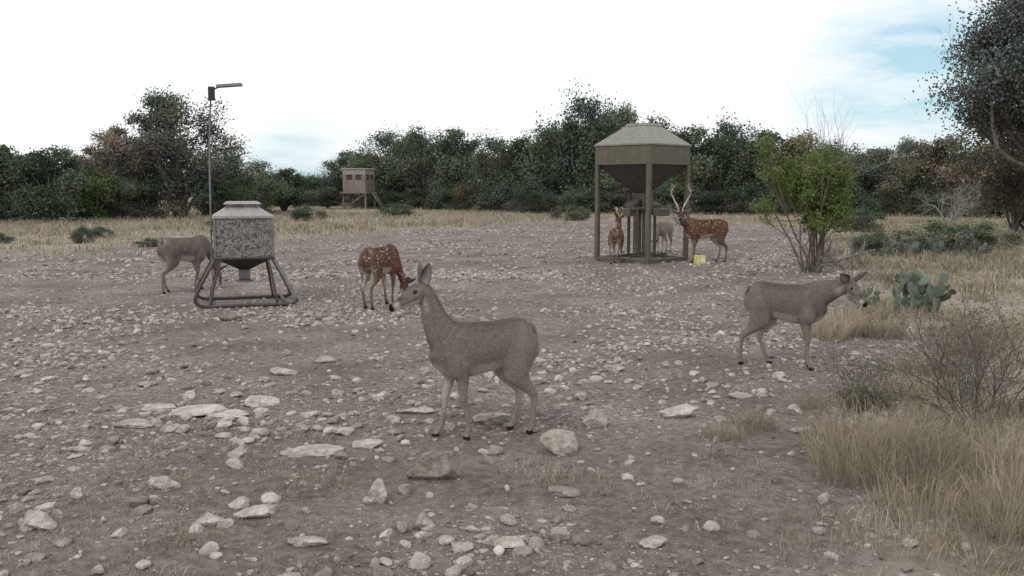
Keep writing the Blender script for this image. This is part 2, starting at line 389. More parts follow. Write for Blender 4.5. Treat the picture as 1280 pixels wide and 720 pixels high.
# ------------------------------------------------------------------ grass
def blades(name, P, H, nb, spread, width, lean, cols, seed, parent=None):
    rng = np.random.default_rng(seed); N = len(P); M = N * nb
    p = np.repeat(P, nb, 0); hh = np.repeat(H, nb) * rng.uniform(.3, 1.1, M)
    sp = np.repeat(np.broadcast_to(spread, (N,)), nb)
    r = sp * np.sqrt(rng.random(M)); a = rng.uniform(0, 6.283, M)
    bx = p[:, 0] + r * np.cos(a); by = p[:, 1] + r * np.sin(a)
    bz = height(bx, by) - .01
    le = hh * np.abs(rng.normal(lean, lean * .6, M)); a2 = a + rng.normal(0, 1., M)
    dx = np.cos(a2) * le; dy = np.sin(a2) * le
    ft = rng.uniform(0, 6.283, M); wx = np.cos(ft) * width * .5; wy = np.sin(ft) * width * .5
    B = np.stack([bx, by, bz], 1); w3 = np.stack([wx, wy, wx * 0], 1)
    Md = B + np.stack([dx * .35, dy * .35, hh * .6], 1); T = B + np.stack([dx, dy, hh * (1 - .25 * lean)], 1)
    V = np.stack([B - w3, B + w3, Md + w3 * .8, Md - w3 * .8, T], 1).reshape(-1, 3)
    F = np.array([(0, 1, 2), (0, 2, 3), (3, 2, 4)]); FF = (F[None] + (np.arange(M) * 5)[:, None, None]).reshape(-1, 3)
    cc = np.repeat(cols, nb, 0) * rng.uniform(.6, 1.25, (M, 1))
    mb = MB(); mb.add(V, FF, np.repeat(cc, 5, 0)); return mb.obj(name, [M_grass], parent=parent)
def straw(n, rng, green=.12):
    c = np.array([.38, .335, .25]) * rng.uniform(.65, 1.25, (n, 1)); k = rng.random(n) < green
    c[k] = np.array([.13, .145, .09]) * rng.uniform(.8, 1.3, (k.sum(), 1)); return c
r2 = np.random.default_rng(2)
y = 16 + 74 * r2.random(75000); x = (r2.random(75000) - .5) * 2 * (y * .68 + 3)
I = np.where(r2.random(75000) < gmask(x, y) * (.2 + .8 * sstep((fbm(x * .25, y * .25, 51) - .3) * 3)))[0][:26000]
P = np.stack([x[I], y[I]], 1)
blades("field_grass", P, r2.uniform(.10, .36, len(P)) * np.where(P[:, 1] < 30, .6, 1), 7, .28, .020, .5, straw(len(P), r2, .14), 61)
y = 6 + 24 * r2.random(20000); x = 2 + 26 * r2.random(20000)
I = np.where((r2.random(20000) < gmask(x, y) * sstep((fbm(x * .6, y * .6, 52) - .38) * 4)) & (x < y * .8 + 3))[0][:3300]
P = np.stack([x[I], y[I]], 1)
blades("prairie_grass", P, r2.uniform(.10, .32, len(P)), 20, .16, .008, .6, straw(len(P), r2, .2), 62)
y = 2.6 + 5 * r2.random(9000); x = .3 + 5.5 * r2.random(9000)
I = np.where((r2.random(9000) < gmask(x, y) * sstep((fbm(x * 1.3, y * 1.3, 53) - .34) * 3)))[0][:1500]
P = np.stack([x[I], y[I]], 1)
blades("short_grass", P, r2.uniform(.04, .16, len(P)), 26, .10, .0035, .8, straw(len(P), r2, .15), 63)
y = 2.6 + 11 * r2.random(14000); x = (r2.random(14000) - .5) * 2 * (y * .6 + 1)
I = np.where(r2.random(14000) < sstep((fbm(x * .8, y * .8, 54) - .46) * 5) * np.where(y < 6, 1, .3))[0][:1700]
P = np.stack([x[I], y[I]], 1)
blades("sparse_grass", P, r2.uniform(.02, .08, len(P)), 16, .08, .003, .9, straw(len(P), r2, .15), 64)
TUS = [(1.85, 4.85, .34, .20), (2.1, 4.75, .40, .24), (2.4, 4.95, .36, .22), (2.15, 5.3, .40, .22), (1.9, 5.15, .36, .2), (2.0, 4.4, .24, .22), (2.55, 4.5, .3, .24), (2.5, 5.4, .36, .2), (2.3, 5.1, .38, .2), (2.0, 5.6, .3, .2),
       (1.62, 6.0, .17, .15), (2.3, 6.5, .24, .2), (2.9, 6.1, .30, .2), (1.35, 5.75, .13, .14), (3.3, 9.6, .30, .22), (3.6, 9.9, .32, .25), (3.95, 9.7, .28, .2), (4.2, 11.0, .25, .25),
       (1.75, 4.0, .13, .25), (2.1, 3.9, .16, .25), (1.45, 4.15, .10, .2), (2.3, 4.1, .2, .2), (1.3, 3.85, .09, .2),
       (2.8, 5.0, .34, .25), (4.6, 9.0, .25, .25), (5.0, 9.6, .3, .25), (4.3, 8.6, .25, .25), (3.6, 7.8, .2, .25), (-1.05, 4.75, .09, .2), (.35, 4.75, .10, .22), (.1, 4.95, .08, .2), (-1.5, 3.95, .08, .2), (-2.1, 4.9, .06, .2)]
for i, (x, y, hh, sp) in enumerate(TUS):
    blades("grass_tussock", np.array([[x, y]]), np.array([hh]), 430 if hh > .12 else 200, sp, .003 if y < 7 else .006, .6, np.array([[.42, .365, .275]]) * r2.uniform(.7, 1.05), 70 + i)
# ------------------------------------------------------------------ woody plants
def grow(out, tips, p, d, L, r, depth, rng, wob=.25, kids=3, ang=.6, up=.05, shrink=.62, steps=4):
    p = np.array(p, float); d = nrm(d)
    for i in range(steps):
        q = p + d * L / steps; r1_ = r * (1 - .6 * (i + 1) / steps) if depth == 0 else r * (1 - .35 * (i + 1) / steps)
        r0_ = r * (1 - .6 * i / steps) if depth == 0 else r * (1 - .35 * i / steps)
        out.append((*p, *q, r0_, r1_)); p = q
        d = nrm(d + rng.normal(0, wob, 3) / steps ** .5 + (0, 0, up))
        if depth > 0 and i >= 1:
            for k in range(kids if i == steps - 1 else max(1, kids - 2)):
                dd = nrm(d + rng.normal(0, ang, 3))
                grow(out, tips, p, dd, L * shrink * rng.uniform(.7, 1.2), r1_ * .62, depth - 1, rng, wob, kids, ang, up, shrink, steps)
    if depth == 0: tips.append(p)
def leaves(mb, C, R, n, size, cols, rng, mat=0, flat=1.):
    C = np.asarray(C, float); N = len(C); M = N * n
    c = np.repeat(C, n, 0) + rng.normal(0, 1, (M, 3)) * np.repeat(np.broadcast_to(R, (N,)), n)[:, None] * (1, 1, .8 * flat)
    a = nrm(rng.normal(0, 1, (M, 3))); b = nrm(np.cross(a, rng.normal(0, 1, (M, 3))))
    s = size * rng.uniform(.6, 1.3, (M, 1)); V = np.stack([c - a * s * .5, c + b * s * .38, c + a * s * .5, c - b * s * .38], 1).reshape(-1, 3)
    V[:, 2] = np.maximum(V[:, 2], .0)
    F = np.array([(0, 1, 2), (0, 2, 3)]); FF = (F[None] + (np.arange(M) * 4)[:, None, None]).reshape(-1, 3)
    cc = np.repeat(cols, n, 0) * rng.uniform(.75, 1.25, (M, 1)); mb.add(V, FF, np.repeat(cc, 4, 0), mat)
def tree_mesh(name, H, W, seed, leaf=.13, nleaf=9000, col=(.07, .09, .06), z0=.12, nl=16, lr=.2, bark=(.16, .14, .125), trunks=2, vary=.4, bare=0, ncl=15, sig=.27):
    rng = np.random.default_rng(seed); mb = MB(); segs = []
    lob = []
    for i in range(nl):
        for _ in range(60):
            p = rng.uniform(-1, 1, 3)
            if np.dot(p, p) < 1 and np.dot(p, p) > .12: break
        z = (z0 + (.9 - z0) * (p[2] * .5 + .5))
        prof = math.sin(math.pi * min(1, max(.12, (z - z0 * .3) / (1.05 - z0 * .3)) ** .8)) ** .5
        lob.append((p[0] * W * .5 * prof * .85, p[1] * W * .5 * prof * .85, z * H, rng.uniform(.65, 1.35) * lr * W))
    lob.append((rng.normal(0, .08) * W, rng.normal(0, .08) * W, H * .86, lr * W * .7))
    C = []; R = []; cols = []
    base = [np.array([rng.normal(0, .04) * W, rng.normal(0, .04) * W, -.1]) for _ in range(trunks)]
    for i, (x, y, z, r) in enumerate(lob):
        b0 = base[i % trunks]; fork = b0 + np.array([x * .25, y * .25, H * rng.uniform(.12, .3)])
        K = catmull([b0, fork, fork * .4 + np.array([x, y, z]) * .6 + rng.normal(0, .05, 3) * W, (x, y, z)], 3)
        rr = np.linspace(.024, .006, len(K)) * H * .55
        for k in range(len(K) - 1): segs.append((*K[k], *K[k + 1], rr[k], rr[k + 1]))
        tone = rng.uniform(1 - vary, 1 + vary)
        hue = np.array(col) * (1 + rng.normal(0, .12, 3) * (1, .5, .8))
        for j in range(ncl):
            d = nrm(rng.normal(0, 1, 3)); q = np.array([x, y, z]) + d * r * rng.uniform(.35, 1.) * (1, 1, .75)
            if q[2] < .15: q[2] = .15 + rng.random() * .3
            mid = np.array([x, y, z]) * .5 + q * .5 + rng.normal(0, .05, 3) * r
            segs.append((x, y, z, *mid, .005 * H * .5, .0035 * H * .5)); segs.append((*mid, *q, .0035 * H * .5, .0015 * H * .5))
            C.append(q); R.append(r * sig); cols.append(hue * tone * rng.uniform(.75, 1.3))
    for k in range(bare):
        p = base[0] + np.array([rng.normal(0, .2) * W, rng.normal(0, .2) * W, H * rng.uniform(.3, .6)]); tt = []
        grow(segs, tt, p, (rng.normal(0, .6), rng.normal(0, .6), 1), H * .2, .012, 2, rng)
    per = max(6, int(nleaf / len(C)))
    leaves(mb, C, np.array(R), per, leaf, np.array(cols), rng, 0)
    V, F = seg_tubes(segs, 5); mb.add(V, F, bark, 1)
    return mb.mesh(name, [M_leaf, M_bark], smooth=False)
OAK = (.105, .128, .094); JUN = (.086, .116, .080); BRN = (.18, .168, .125); GRY = (.140, .155, .132)
VAR = [tree_mesh("live_oak_a", 6, 5.6, 101, col=OAK, nleaf=19000, nl=20), tree_mesh("live_oak_b", 6, 6.2, 102, col=GRY, nleaf=18000, nl=17, lr=.17),
       tree_mesh("juniper_a", 5, 4.6, 103, col=JUN, z0=.05, nl=22, lr=.19, nleaf=17000), tree_mesh("juniper_b", 5, 4.2, 104, col=JUN, z0=.05, nl=18, lr=.2, nleaf=15000),
       tree_mesh("live_oak_c", 6, 5.5, 105, col=OAK, nl=18, nleaf=17000, bare=1), tree_mesh("brown_oak", 5, 4.8, 106, col=BRN, nleaf=11000, nl=15, lr=.18, bare=2),
       tree_mesh("low_brush", 2, 3.6, 107, col=OAK, nleaf=9000, z0=.1, leaf=.10, nl=16)]
VH = [6, 6, 5, 5, 6, 5, 2]; VW = [5.6, 6.2, 4.6, 4.2, 5.5, 4.8, 3.6]
tl = empty("distant_treeline")
def put(k, x, y, H, W=None, parent=tl, name=None):
    me = VAR[k]; ob = bpy.data.objects.new(name or me.name, me); scene.collection.objects.link(ob)
    s = H / VH[k] / 1.0; sw = (W / VW[k]) if W else s * RNG.uniform(.95, 1.15)
    ob.scale = (sw, sw, s); ob.location = (x, y, float(height(x, y)) - .03); ob.rotation_euler = (0, 0, RNG.uniform(0, 6.28))
    if parent: ob.parent = parent
    return ob
T = [(3, -24.6, 45, 3.9, 4.6), (2, -27.6, 46, 4.4, 5), (2, -22.0, 44, 3.7, 4.2), (0, -31, 47, 5, 6), (0, -35, 50, 5.5, 6), (3, -24.6, 53, 3.1, 4),
 (2, -17.2, 55, 3.8, 4.4), (0, -16.7, 61, 3.6, 5), (3, -15.6, 64, 3.2, 4.5), (6, -18.5, 84, 2.4, 6), (6, -22, 82, 2.8, 6),
 (0, -16.8, 86, 4.4, 5.5), (2, -14.4, 85, 5.3, 5), (0, -11.0, 81, 6.9, 7), (4, -7.6, 79, 7.3, 7), (2, -4.3, 76, 6.8, 6), (0, -1.5, 71, 5.9, 5.5),
 (3, .5, 66, 5.6, 5), (4, 2.7, 65, 6.6, 5.5), (0, 4.8, 63, 8.2, 6.4), (1, 7.4, 63, 7.6, 6.2), (4, 9.6, 62, 6.8, 5.5), (2, 11.6, 60, 5.8, 5), (0, 13.8, 60, 6.2, 5.5),
 (3, 16.2, 60, 5.7, 5), (5, 18.2, 58, 5.2, 5), (4, 20, 57, 4.8, 5), (5, 22., 57, 4.0, 4.5), (1, 23.6, 55, 4.8, 4.6), (5, 25.6, 54, 4.9, 4.8), (5, 27.2, 52, 4.4, 5),
 (4, 29.8, 50, 5.5, 6), (0, 34, 48, 6, 6), (0, -40, 48, 5.5, 6), (4, 38, 46, 6, 6), (3, -13, 84, 5, 5), (2, -9, 84, 6, 6), (1, 6, 66, 7, 6), (2, 2, 69, 5.5, 5),
 (2, 15, 64, 5.6, 6), (0, 19, 63, 5, 6), (0, 11, 66, 6, 6), (2, 24, 60, 4.4, 6)]
for t in T: put(t[0], *t[1:])
for i in range(60):
    x = -40 + i * 1.32 + RNG.normal(0, .4)
    yy = np.interp(x, [-40, -26, -19, -16.5, -14.5, -8, -1, 1, 10, 20, 30, 38], [44, 43, 47, 60, 80, 76, 70, 62, 59, 55, 49, 45]) + RNG.normal(0, .8)
    put(6 if RNG.random() < .6 else (3 if RNG.random() < .5 else 5), x, yy, RNG.uniform(1.1, 2.4), RNG.uniform(2.2, 4))
for i in range(40):
    x = -60 + i * 3.1; put(int(RNG.integers(0, 5)), x, 98 + RNG.normal(0, 4), RNG.uniform(2.6, 3.6) if -30 < x < -12 else RNG.uniform(4, 5.6), 6.5)
def tree_obj(name, me, x, y, rz=0):
    ob = bpy.data.objects.new(name, me); scene.collection.objects.link(ob); ob.location = (x, y, float(height(x, y))); ob.rotation_euler = (0, 0, rz); return ob
tree_obj("live_oak_tree", tree_mesh("live_oak_tree", 6.9, 7.0, 201, col=(.115, .130, .112), leaf=.12, nleaf=30000, nl=34, lr=.14, z0=.2, bare=3, trunks=3), -17.9, 49.5)
tree_obj("oak_tree", tree_mesh("oak_tree", 5.3, 4.4, 202, col=(.165, .16, .13), leaf=.11, nleaf=10000, nl=20, lr=.14, z0=.25, bare=6, trunks=3), -20.5, 48.5)
tree_obj("juniper_bush", tree_mesh("juniper_bush", 2.5, 2.1, 203, col=(.065, .10, .045), leaf=.09, nleaf=7500, nl=14, lr=.24, z0=.1), -20.4, 45)
tree_obj("shade_oak_tree", tree_mesh("shade_oak_tree", 9.8, 8.0, 204, col=(.11, .12, .118), leaf=.10, nleaf=95000, nl=70, lr=.105, z0=.26, bare=2, trunks=3, vary=.3, ncl=18, sig=.36), 17.9, 30)
tree_obj("scrub_oak_tree", tree_mesh("scrub_oak_tree", 4.6, 5.0, 205, col=BRN, leaf=.09, nleaf=17000, nl=20, lr=.17, z0=.12, bare=4, trunks=3), 18.6, 34)
def sapling():
    rng = np.random.default_rng(31); segs = []; tips = []; mb = MB()
    for k in range(13):
        a = rng.uniform(0, 6.28); grow(segs, tips, (rng.normal(0, .08), rng.normal(0, .08), -.03), (math.cos(a) * .30 - .17, math.sin(a) * .3, 1), rng.uniform(1.0, 1.8), .018, 2, rng, .22, 3, .38, .04, .5)
    tips = np.array(tips); tips = tips[tips[:, 2] > .8]
    k = (np.hypot(tips[:, 0] + .28, tips[:, 1]) < .85) & (tips[:, 2] < 2.72); tips = tips[k]
    cc = np.array([[.15, .20, .062]]) * rng.uniform(.45, 1.25, (len(tips), 1))
    leaves(mb, tips, .085, max(12, int(21000 / len(tips))), .045, cc, rng)
    s2 = []; t2 = []
    for k in range(4): grow(s2, t2, (.1, 0, .4), (rng.normal(.25, .12), rng.normal(0, .2), 1), 1.6, .012, 2, rng, .2, 2, .3, .03, .6)
    for k in range(22):
        a = rng.uniform(0, 6.28); grow(s2, t2, (rng.normal(0, .1), rng.normal(0, .1), 0), (math.cos(a) * .7, math.sin(a) * .7, .8), .6, .007, 1, rng, .3, 3, .6, .0, .6)
    V, F = seg_tubes(segs, 6); mb.add(V, F, (.15, .125, .105), 1)
    V, F = seg_tubes(s2, 5); mb.add(V, F, (.19, .17, .15), 1)
    return mb.mesh("green_sapling", [M_leaf2, M_bark], False)
tree_obj("green_sapling", sapling(), 5.65, 17.2)
def bare_shrub(name, x, y, H, n, seed, spread=.5, r=.006, col=(.2, .175, .155), leafn=0, depth=3, tilt=(0, 0)):
    rng = np.random.default_rng(seed); segs = []; tips = []; mb = MB()
    for k in range(n):
        a = rng.uniform(0, 6.28); grow(segs, tips, (rng.normal(0, .05), rng.normal(0, .05), -.02), (math.cos(a) * spread + tilt[0], math.sin(a) * spread + tilt[1], 1), H * rng.uniform(.35, .6), r, depth, rng, .3, 3, .5, .02, .6)
    V, F = seg_tubes(segs, 4); mb.add(V, F, col, 1)
    if leafn: leaves(mb, tips, .02, leafn, .016, np.tile([[.15, .145, .105]], (len(tips), 1)), rng)
    tree_obj(name, mb.mesh(name, [M_leaf2, M_bark], False), x, y)
bare_shrub("thorn_shrub", 2.95, 5.7, 1.05, 14, 301, .6, .0055, (.12, .105, .095), leafn=1)
bare_shrub("thorn_shrub", 3.4, 6.4, .85, 10, 302, .5, .0055, (.15, .13, .12), leafn=1)
bare_shrub("thorn_shrub", 2.6, 6.9, .4, 7, 303, .6, .004, (.15, .13, .12), leafn=1)
bare_shrub("dead_brush", -22.6, 44, 2.2, 10, 304, 1.1, .035, (.36, .34, .32))
bare_shrub("dead_brush", -25.5, 41, 1.3, 9, 305, 1.4, .03, (.36, .34, .32), depth=2)
bare_shrub("dead_brush", 6.6, 18.3, 1., 8, 306, 1.5, .02, (.3, .27, .24), depth=2)
bare_shrub("dead_brush", 6.4, 15.6, .6, 8, 307, 1.6, .012, (.3, .27, .24), depth=2)
bare_shrub("dead_brush", 20, 42, 2.2, 10, 308, .9, .03, (.27, .25, .23))
bare_shrub("dead_brush", 7.4, 40, 1.4, 8, 309, 1.3, .03, (.33, .31, .29), depth=2)
bare_shrub("small_shrub", 2.55, 6.45, .22, 22, 310, .5, .0045, (.07, .06, .05), leafn=4, depth=2)
for i, (x, y, H, W) in enumerate([(-9.9, 25, .25, .7), (-12.6, 27, .5, .7), (-13.4, 30, .35, 1.), (-15, 27, .3, .8), (10.4, 22.6, .75, 2.0), (8.7, 21.8, .55, 1.4), (11.8, 23, .7, 1.6), (-10, 45, .7, 1.8), (3, 46, .7, 2), (-12, 38, .4, 1.4), (13, 34, .8, 2), (-6.5, 52, .7, 2.2)]):
    put(6, x, y, H, W, None, "scrub_bush")
rng = np.random.default_rng(77); sg = []; tt = []
grow(sg, tt, (0, 0, .08), (1, .1, .05), 1.8, .035, 2, rng, .2, 2, .5, -.01, .5)
V, F = seg_tubes(sg, 6); V[:, 2] = np.clip(V[:, 2], -.02, .35); mb = MB(); mb.add(V, F, (.33, .3, .27)); ob = mb.obj("fallen_branch", [M_bark]); ob.location = (6.1, 18.6, 0)
def cactus(name, x, y, n, seed, W, pad=.14, tone=1.):
    rng = np.random.default_rng(seed); mb = MB(); v0, f0 = ICO[3]
    def addpad(p, up, nrm_, s, dep):
        up = nrm(up); nn = nrm(nrm_ - up * np.dot(nrm_, up)); si = np.cross(up, nn)
        loc = v0.copy(); wv = .78 + .22 * loc[:, 2]
        Vv = p + up * s * (loc[:, 2:3] + 1) * 1.0 + si * (s * .78 * loc[:, 0:1] * wv[:, None]) + nn * (s * .13 * loc[:, 1:2])
        mb.add(Vv, f0, np.array([.115, .15, .11]) * tone * rng.uniform(.65, 1.2) * (1, 1, rng.uniform(.85, 1.1)))
        k = rng.integers(0, len(Vv), 40); b = Vv[k]; o = nrm(b - (p + up * s)) + nn * rng.choice([-1, 1], (40, 1))
        e = b + nrm(o + rng.normal(0, .3, (40, 3))) * .035
        V, F = seg_tubes(np.hstack([b, e, np.full((40, 1), .0012), np.full((40, 1), .0004)]), 3); mb.add(V, F, (.5, .46, .36))
        if dep > 0:
            for q in range(rng.integers(1, 4)):
                a = rng.uniform(-1.1, 1.1); top = p + up * s * (1 + .9 * math.cos(a)) + si * s * .75 * math.sin(a)
                addpad(top, up * math.cos(a * .7) + si * math.sin(a * .7) + rng.normal(0, .15, 3), nn + rng.normal(0, .5, 3), s * rng.uniform(.75, .95), dep - 1)
    for i in range(n):
        p = np.array([rng.uniform(-.5, .5) * W, rng.uniform(-.35, .35) * W, -.02])
        addpad(p, np.array([rng.normal(0, .3), rng.normal(0, .3), 1]), rng.normal(0, 1, 3) * (.5, 1, .1), pad * rng.uniform(.7, 1.), 2 if rng.random() < .6 else 1)
    ob = mb.obj(name, [M_cactus]); ob.location = (x, y, float(height(x, y)))
cactus("prickly_pear_cactus", 5.08, 11.6, 10, 401, .7, .135)
cactus("prickly_pear_cactus", 9.6, 21.2, 20, 402, 2.0, .13, .75)
cactus("prickly_pear_cactus", 4.65, 11.8, 4, 403, .4, .08)

# ------------------------------------------------------------------ deer
HEADS = [(-.02, 0, .038, .034), (.02, .0, .057, .047), (.07, -.006, .062, .051), (.12, -.014, .052, .042), (.17, -.021, .038, .031), (.215, -.025, .031, .027), (.25, -.027, .026, .023), (.264, -.027, .012, .012)]
def build_deer(name, kind, loc, heading, scale, neck, hdir, feet=(0, 0, 0, 0), voxel=.006, hairs=0, antler=0., ear=(.7, .75, -.35), seed=1, tone=1., LT=1.25, xs=.93, earlen=1., eface=.55):
    rng = np.random.default_rng(seed)
    VV = []; FF = []; n0 = 0; SK = []; LB = []; RR = []
    def addp(K, sub, label, lat=(0, 1, 0), egg=0., n=16):
        nonlocal n0
        D = catmull(K, sub); V, F = loft(D[:, :3], D[:, 3], D[:, 4], lat, n, egg)
        VV.append(V); FF.append(F + n0); n0 += len(V)
        SK.append(D[:, :3]); LB.append(np.full(len(D), label)); RR.append((D[:, 3] + D[:, 4]) / 2)
    torso = [(-.385, 0, .645, .035, .03), (-.365, 0, .63, .10, .08), (-.30, 0, .618, .142, .118), (-.18, 0, .600, .150, .120), (-.04, 0, .583, .160, .128),
             (.10, 0, .572, .172, .126), (.20, 0, .58, .172, .112), (.28, 0, .60, .140, .09), (.335, 0, .62, .08, .055), (.35, 0, .62, .03, .03)]
    addp(torso, 4, 0, egg=.10, n=24)
    neck = np.array(neck, float); addp(neck, 5, 1)
    poll = neck[-1, :3]; d = nrm(hdir); lat = nrm(np.cross((0, 0, 1), d)); up = np.cross(d, lat)
    H0 = poll - up * .005
    K = [(*(H0 + d * s + up * o), ra, rb) for s, o, ra, rb in HEADS]; addp(K, 4, 2, lat)
    def th(z): return LT if z < .5 else 1.06
    for i, (sx, sgn) in enumerate(((feet[0], 1), (feet[1], -1))):
        L = [(.20, .065, .66, .06, .03), (.205, .082, .56, .085, .042), (.19, .082, .47, .066, .042), (.175, .078, .41, .040, .030), (.185, .074, .33, .026, .023), (.193, .072, .265, .0225, .021), (.188, .070, .235, .0165, .0155),
             (.185, .070, .15, .0135, .0125), (.186, .07, .10, .0150, .0135), (.19, .07, .078, .0175, .016), (.202, .07, .05, .0145, .0150), (.212, .07, .028, .0185, .018), (.222, .07, .004, .023, .021)]
        L = [(x + sx * max(0, 1 - z / .5), y * sgn, z, a * th(z), b * th(z)) for x, y, z, a, b in L]; addp(L, 3, 3 + i, n=12)
    for i, (sx, sgn) in enumerate(((feet[2], 1), (feet[3], -1))):
        L = [(-.29, .05, .68, .08, .045), (-.265, .075, .60, .130, .058), (-.240, .085, .51, .112, .055), (-.228, .087, .43, .082, .044), (-.26, .083, .36, .047, .031), (-.305, .078, .31, .029, .022), (-.338, .075, .272, .026, .020), (-.343, .073, .24, .0195, .0170),
             (-.331, .072, .16, .0145, .0135), (-.323, .072, .10, .0155, .0140), (-.318, .072, .078, .0180, .0165), (-.306, .072, .05, .0150, .0155), (-.296, .072, .028, .0185, .018), (-.286, .072, .004, .023, .021)]
        L = [(x + sx * max(0, 1 - z / .52), y * sgn, z, a * th(z), b * th(z)) for x, y, z, a, b in L]; addp(L, 3, 5 + i, n=12)
    addp([(-.34, 0, .70, .02, .02), (-.378, 0, .69, .020, .028), (-.398, 0, .63, .018, .034), (-.402, 0, .56, .015, .028), (-.398, 0, .51, .006, .010)], 3, 7, n=12)
    me = bpy.data.meshes.new("tmp"); me.from_pydata(np.vstack(VV).tolist(), [], np.vstack(FF).tolist()); ob = bpy.data.objects.new("tmp", me); scene.collection.objects.link(ob)
    r = ob.modifiers.new("r", 'REMESH'); r.mode = 'VOXEL'; r.voxel_size = voxel
    s = ob.modifiers.new("s", 'SMOOTH'); s.factor = .5; s.iterations = 6
    me2 = bpy.data.meshes.new_from_object(ob.evaluated_get(bpy.context.evaluated_depsgraph_get())); me2.calc_loop_triangles()
    n = len(me2.vertices); co = np.zeros(n * 3); me2.vertices.foreach_get("co", co); co = co.reshape(-1, 3)
    no = np.zeros(n * 3); me2.vertices.foreach_get("normal", no); no = no.reshape(-1, 3)
    tr = np.zeros(len(me2.loop_triangles) * 3, int); me2.loop_triangles.foreach_get("vertices", tr); tr = tr.reshape(-1, 3)
    bpy.data.objects.remove(ob); bpy.data.meshes.remove(me); bpy.data.meshes.remove(me2)
    S = np.vstack(SK); LBL = np.concatenate(LB); R = np.concatenate(RR)
    W = np.zeros((n, 8))
    for i in range(0, n, 4000):
        dd = np.linalg.norm(co[i:i + 4000, None] - S[None], axis=2) - R[None]
        for l in range(8): W[i:i + 4000, l] = dd[:, LBL == l].min(1)
    lab = W.argmin(1); Wt = np.exp(-(W - W.min(1, keepdims=True)) / .018); Wt /= Wt.sum(1, keepdims=True)
    ax = kind == 'axis'
    base = np.array([.112, .057, .040]) if ax else np.array([.192, .164, .146]) * tone
    dark = base * (.4 if ax else .58); leg = np.array([.165, .115, .085]) if ax else np.array([.245, .203, .173]) * tone
    white = np.array([.50, .46, .41]) if ax else np.array([.52, .485, .45])
    C = np.tile(base, (n, 1)); A = Wt[:, 0].copy()
    def mix(w, c):
        nonlocal C
        w = np.clip(w, 0, 1)[:, None]; C = C * (1 - w) + np.asarray(c) * w
    z = co[:, 2]; nz = no[:, 2]; wb = Wt[:, 0]; wl = Wt[:, 3:7].sum(1); wn = Wt[:, 1]; wh = Wt[:, 2]
    mix(wb * sstep((nz - .35) / .6) * .75, dark)
    mix(wb * sstep((.62 - z) / .2) * .5, leg * 1.1)
    mix(wb * sstep((-nz - .30) / .4) * sstep((.54 - z) / .06), white)
    A = A * (1 - sstep((-nz - .1) / .4)); A = np.maximum(A, wl * sstep((z - .43) / .06))
    if ax: A = np.maximum(A, wn * .6)
    mix(wl * sstep((.48 - z) / .15), leg)
    sg = np.where((lab == 3) | (lab == 5), 1., -1.)
    mix(wl * sstep((-no[:, 1] * sg - .0) / .5) * sstep((z - .10) / .2) * sstep((.50 - z) / .08) * (.9 if ax else .8), white * .9)
    hl = Wt[:, 5] + Wt[:, 6]
    mix(hl * sstep((no[:, 0] - .3) / .5) * sstep((z - .3) / .1) * sstep((.46 - z) / .08) * .5, white * .8)
    mix(hl * sstep((-no[:, 0] - .4) / .4) * sstep((z - .38) / .1) * .5, white * .8)
    mix(wl * sstep((.036 - z) / .008), (.018, .015, .013))
    tn = np.clip(np.linalg.norm(co - poll, axis=1) / .30, 0, 1)
    fr = no @ nrm(np.array([d[0], d[1], -.5]))
    mix(wn * sstep((fr - .20) / .4) * sstep((.55 - tn) / .25) * .9, white * .9)
    mix(wn * sstep((fr - .2) / .5) * .35, leg * 1.3)
    mix(wn * sstep((no @ nrm(np.array([-d[0], -d[1], .6])) - .2) / .5) * .5, dark)
    rel = co - H0; sc_ = rel @ d; uc = rel @ up; lc = rel @ lat
    mix(wh * 1., base * (1.04, 1.0, .96))
    mix(wh * sstep((uc - .022) / .02) * sstep((.17 - sc_) / .1) * .6, dark * .8)
    mix(wh * sstep((-uc - .030) / .015) * sstep((sc_ - .03) / .05), white)
    mix(wh * sstep((sc_ - .190) / .02) * sstep((.240 - sc_) / .012) * .7, white)
    mix(wh * sstep((sc_ - .13) / .05) * sstep((uc + .012) / .015) * .75, dark * .6)
    mix(wh * sstep((sc_ - .240) / .008) * (uc > -.045), (.015, .013, .012))
    eyes = [H0 + d * .078 + up * .018 + lat * s_ * .042 for s_ in (1, -1)]
    for e in eyes:
        de = np.linalg.norm(co - e, axis=1); mix(wh * sstep((.030 - de) / .014) * .35, white * .7); mix(wh * sstep((.018 - de) / .005), (.03, .025, .02))
    wt_ = Wt[:, 7]
    mix(wt_ * .8, dark); mix(wt_ * sstep((np.abs(co[:, 1]) - .018) / .01) * .9, white)
    mb = MB(); mb.add(co, tr, np.hstack([C, A[:, None]]), 0)
    v0, f0 = ICO[3]
    for e in eyes: mb.add(v0 * (.0135, .0135, .0125) + e, f0, (0, 0, 0), 2)
